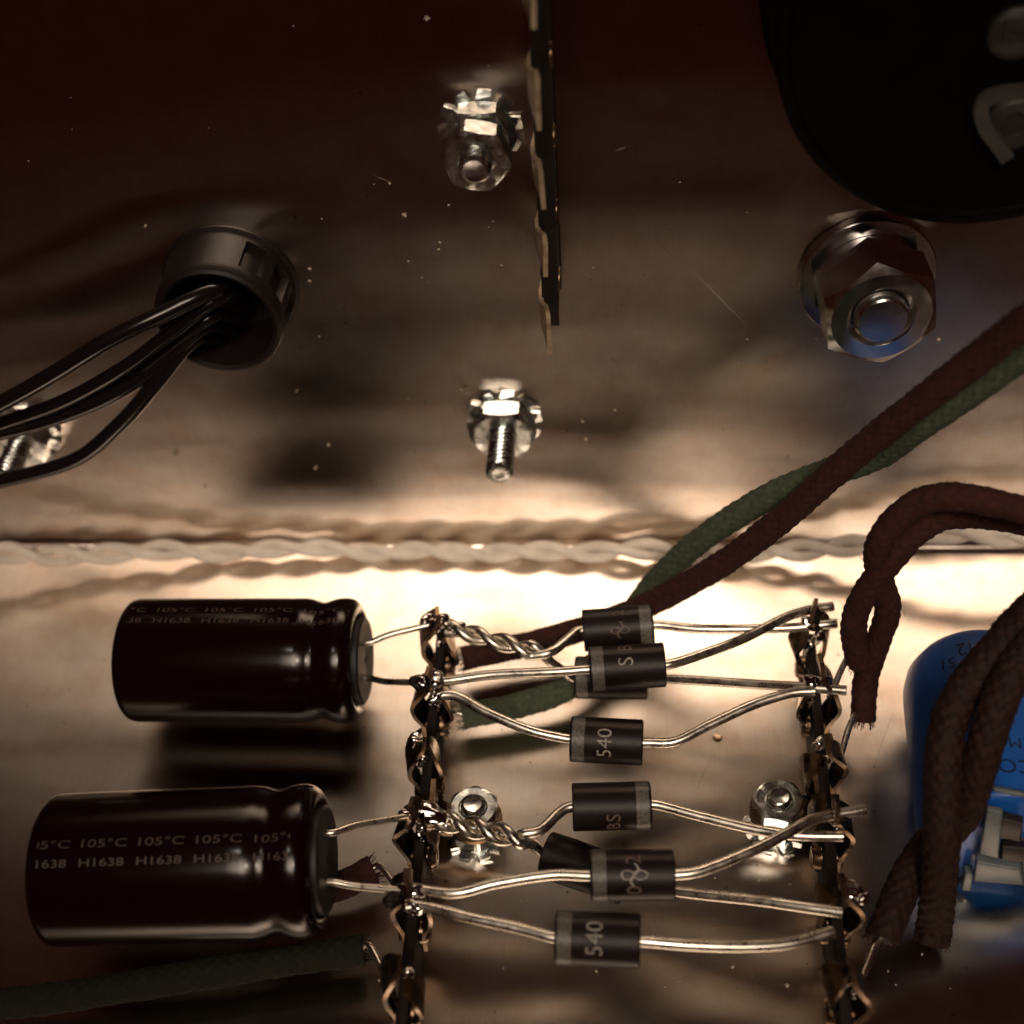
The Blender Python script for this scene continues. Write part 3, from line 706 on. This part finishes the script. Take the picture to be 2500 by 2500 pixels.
# brown pair arching down to the right strip
lp1 = [W(2040, 985, 37), W(1932, 962, 35), W(1812, 938, 33), W(1740, 946, 32), W(1686, 984, 32), W(1657, 1032, 32), P(1660, 1090, 27), P(1675, 1150, 21.5), P(1655, 1215, 15.5), P(1634, 1280, 9.5), P(1628, 1360, 5.5)]
cloth('cloth_covered_wire', 'outer dark brown cloth wire of the pair arching down to the right strip', lp1, 1.5, 'cloth_brown',
      [P(1629, 1352, 6), P(1608, 1358, 7), RTg(2.0, 8.0, 1.4)])
lp2 = [W(2040, 1010, 33), W(1932, 985, 31.5), W(1850, 972, 30), W(1776, 976, 30), W(1722, 1010, 31), W(1688, 1050, 32), P(1652, 1092, 28.5), P(1617, 1150, 23), P(1611, 1205, 17.5), P(1622, 1250, 13)]
cloth('cloth_covered_wire', 'inner dark brown cloth wire of the pair arching down to the right strip', lp2, 1.5, 'cloth_brown',
      [P(1621, 1244, 13), P(1600, 1240, 12), RTg(0.9, 10.0, 1.4)])
# fuzzy pair in front of the blue capacitor
np1 = [P(2030, 1080, 40), P(1932, 1166, 34), P(1885, 1222, 31), P(1826, 1292, 28), P(1795, 1352, 26), P(1781, 1420, 24), P(1778, 1500, 21), P(1776, 1590, 17), P(1770, 1680, 10), P(1764, 1740, 4), P(1758, 1775, 2.2)]
cloth('cloth_covered_wire', 'fuzzy dark brown cloth wire in front of the blue capacitor, left strand', np1, 1.9, 'cloth_dark', amp=0.32, pitch=3.6, hairs=420)
np2 = [P(2030, 1150, 38), P(1945, 1215, 33), P(1895, 1300, 30), P(1862, 1394, 26), P(1838, 1478, 21), P(1810, 1545, 15), P(1765, 1585, 11.5), P(1736, 1618, 9.5), P(1706, 1668, 8.5), P(1688, 1712, 8), P(1664, 1770, 7)]
cloth('cloth_covered_wire', 'fuzzy dark brown cloth wire crossing behind its twin toward the right strip', np2, 1.85, 'cloth_dark',
      [P(1665, 1768, 7), P(1650, 1785, 7), RTg(4.9, 7.5, 1.4)], amp=0.32, pitch=3.6, hairs=320)
# lower left ends
cloth('cloth_covered_wire', 'green cloth wire, shade painted into its colour, ending below the lower capacitor', [P(-160, 1905, 4), P(60, 1888, 4.5), P(250, 1860, 5), P(400, 1835, 5), P(540, 1813, 5), P(686, 1792, 5)], 1.65, 'cloth_green_shade',
      [P(680, 1793, 5), P(700, 1788, 5.3), LT(4.9, 6.5, -1.2)])
cloth('cloth_covered_wire', 'short brown cloth wire end between lower capacitor and left strip', [P(470, 1700, 4), P(560, 1690, 4), P(640, 1672, 4.5), P(705, 1640, 5)], 1.6, 'cloth_brown',
      [P(700, 1642, 5), P(720, 1636, 5.5), LT(3.7, 7, -1.2)])

# ------------------------------------------------------------------ blue capacitor, far right
b0, b1 = P(1848, 1300, 9.4), P(1892, 1590, 9.4)
bax = (b1-b0).normalized(); bL = (b1-b0).length; RB = 9.3
t = thing('blue_capacitor', 'bright blue can capacitor lying at the right edge', 'capacitor', V((b0.x, b0.y, 0)))
body = obj('sleeve', revolve([(-5.2, 0.01), (-5.1, 3.2), (-4.6, 5.4), (-3.4, 7.4), (-1.6, 8.7), (0.4, 9.2), (2, RB), (bL-1, RB), (bL-0.3, RB-0.2), (bL, RB-0.8), (bL, 0.01)], b0, bax, 96), 'blue', t, sharp=50)
n0 = CAM-(b0+b1)/2
def bprint(s, px, py, size):
    # text upside down as seen from the camera, wrapped round the can
    best = None
    for k in range(0, 140):
        x = -2+k*(bL+4)/140
        for j in range(-40, 41):
            ph = j*0.035
            a = bax; nn = (n0-a*n0.dot(a)).normalized(); mm = RT-a*RT.dot(a); mm = (mm-nn*mm.dot(nn)).normalized()
            q = b0+a*x+(nn*math.cos(ph)+mm*math.sin(ph))*RB
            d = q-CAM; z = d.dot(FW); ex = HALF+F_PX*d.dot(RT)/z-px; ey = HALF-F_PX*d.dot(UP)/z-py
            e = ex*ex+ey*ey
            if best is None or e < best[0]: best = (e, x, ph, nn, mm)
    _, x, ph, nn, mm = best
    g2 = text2d(s, size); vs = []
    for u, v in g2[0]:
        p2 = ph-u/RB
        vs.append(b0+bax*(x+v)+(nn*math.cos(p2)+mm*math.sin(p2))*(RB+0.03))
    obj('sleeve_print', (vs, g2[1]), 'blue_print', body, sharp=0)
bprint('M2', 1830, 1222, 2.6); bprint('51', 1788, 1252, 2.2); bprint('13', 1765, 1342, 2.2); bprint('M', 1917, 1400, 2.0); bprint('CO', 1916, 1445, 2.6)
# plastic mounting clip at its near end
ct = thing('plastic_clip', 'pale milky plastic mounting clip at the near end of the blue capacitor', 'clip', P(1880, 1690, 0))
def pl(px, py, h): return P(px, py, h)
def slab(pp, th, bev=0.22):
    pp = [V(p) for p in pp]; n = (pp[1]-pp[0]).cross(pp[2]-pp[0]).normalized()
    if n.dot(CAM-pp[0]) < 0: n = -n
    k = len(pp); vs = [p for p in pp]+[p-n*th for p in pp]
    fs = [tuple(range(k)), tuple(range(2*k-1, k-1, -1))]+[(i, (i+1) % k, k+(i+1) % k, k+i) for i in range(k)]
    bm = bmesh.new(); bv = [bm.verts.new(v) for v in vs]
    for f in fs: bm.faces.new([bv[i] for i in f])
    bmesh.ops.recalc_face_normals(bm, faces=bm.faces[:])
    bmesh.ops.bevel(bm, geom=bm.edges[:], offset=bev, segments=3, affect='EDGES', profile=0.5)
    bm.verts.index_update()
    r = [v.co.copy() for v in bm.verts], [tuple(v.index for v in f.verts) for f in bm.faces]
    bm.free(); return r
obj('base_block', slab([pl(1842, 1627, 8.5), pl(1925, 1642, 8.5), pl(1932, 1672, 4.5), pl(1836, 1664, 4.5)], 1.6), 'clip', ct)
obj('side_tab', slab([pl(1822, 1648, 5.2), pl(1838, 1648, 5.2), pl(1833, 1683, 1.2), pl(1814, 1681, 1.2)], 1.2), 'clip', ct)
obj('hinge_arm', slab([pl(1924, 1590, 11), pl(1960, 1590, 11), pl(1975, 1685, 3), pl(1934, 1683, 3)], 1.4), 'clip', ct)
obj('latch_bar', slab([pl(1872, 1488, 20.5), pl(1960, 1504, 20.5), pl(1960, 1512, 20), pl(1874, 1494, 20)], 0.8), 'clip', ct)
obj('latch_block', slab([pl(1884, 1545, 17), pl(1930, 1556, 17), pl(1926, 1590, 13.5), pl(1880, 1582, 13.5)], 1.2), 'rubber', ct)
obj('latch_block', slab([pl(1892, 1598, 13), pl(1945, 1602, 13), pl(1945, 1630, 10.5), pl(1888, 1624, 10.5)], 1.2), 'rubber', ct)
obj('clip_plate', slab([pl(1862, 1528, 18.2), pl(1892, 1534, 18.2), pl(1884, 1622, 10), pl(1846, 1612, 10)], 0.8), 'clip', ct)

# ------------------------------------------------------------------ dust
def speck(c, r, seed): return blob(c, r, seed, (1, 1, 0.8), 0.3, 1)
dg = []; rnd = random.Random(4)
for i in range(75):
    px, py = rnd.uniform(20, 1900), rnd.uniform(20, 1000)
    if rnd.random() < 0.5: px, py = rnd.gauss(780, 260), rnd.gauss(330, 230)
    q = W(px, py, 0)
    if q.z < 2 or q.z > 120: continue
    r = 0.04+0.14*rnd.random()**3
    dg.append(speck(q+WN*r*0.6, r, i))
for (px, py, r) in [(763, 405, .34), (332, 853, .38), (620, 838, .26), (595, 882, .28), (828, 470, .2), (830, 457, .18), (1486, 860, .34), (806, 34, .3), (527, 482, .3), (585, 507, .24), (1770, 640, .28), (1770, 690, .2), (1160, 773, .28),
                    (1100, 795, .22), (1105, 828, .28), (1540, 640, .2), (1410, 640, .16), (870, 735, .2), (770, 752, .16), (560, 737, .2), (930, 905, .22), (895, 815, .2), (585, 530, .2), (275, 425, .24), (735, 345, .2)]:
    dg.append(speck(W(px, py, 0)+WN*r*0.6, r, int(px)))
for i in range(120):
    px, py = rnd.uniform(780, 1930), rnd.uniform(1150, 1880)
    if rnd.random() < 0.5: px, py = rnd.uniform(900, 1600), rnd.uniform(1640, 1880)
    q = P(px, py, 0); r = 0.05+0.16*rnd.random()**3
    dg.append(speck(q+FN*r*0.6, r, i+300))
for (px, py, r) in [(1345, 1750, .2), (1382, 1825, .24), (1125, 1833, .2), (1485, 1860, .26), (985, 1700, .2), (1390, 1865, .18), (740, 1885, .24), (715, 1850, .16), (1540, 1600, .2), (1690, 1770, .2), (1820, 1700, .2)]:
    dg.append(speck(P(px, py, 0)+FN*r*0.6, r, int(px)))
tag(obj('dust_specks', join(*dg), 'dust'), 'pale dust specks scattered over the metal sheet', 'dust', kind='stuff')
st = blob(P(1354, 1392, 0.05), 0.55, 3, (1.1, 1, 0.12), 0.3, 2)
tag(obj('flux_drop', st, 'brass'), 'small rusty orange flux drop on the floor right of the lone diode', 'flux drop')
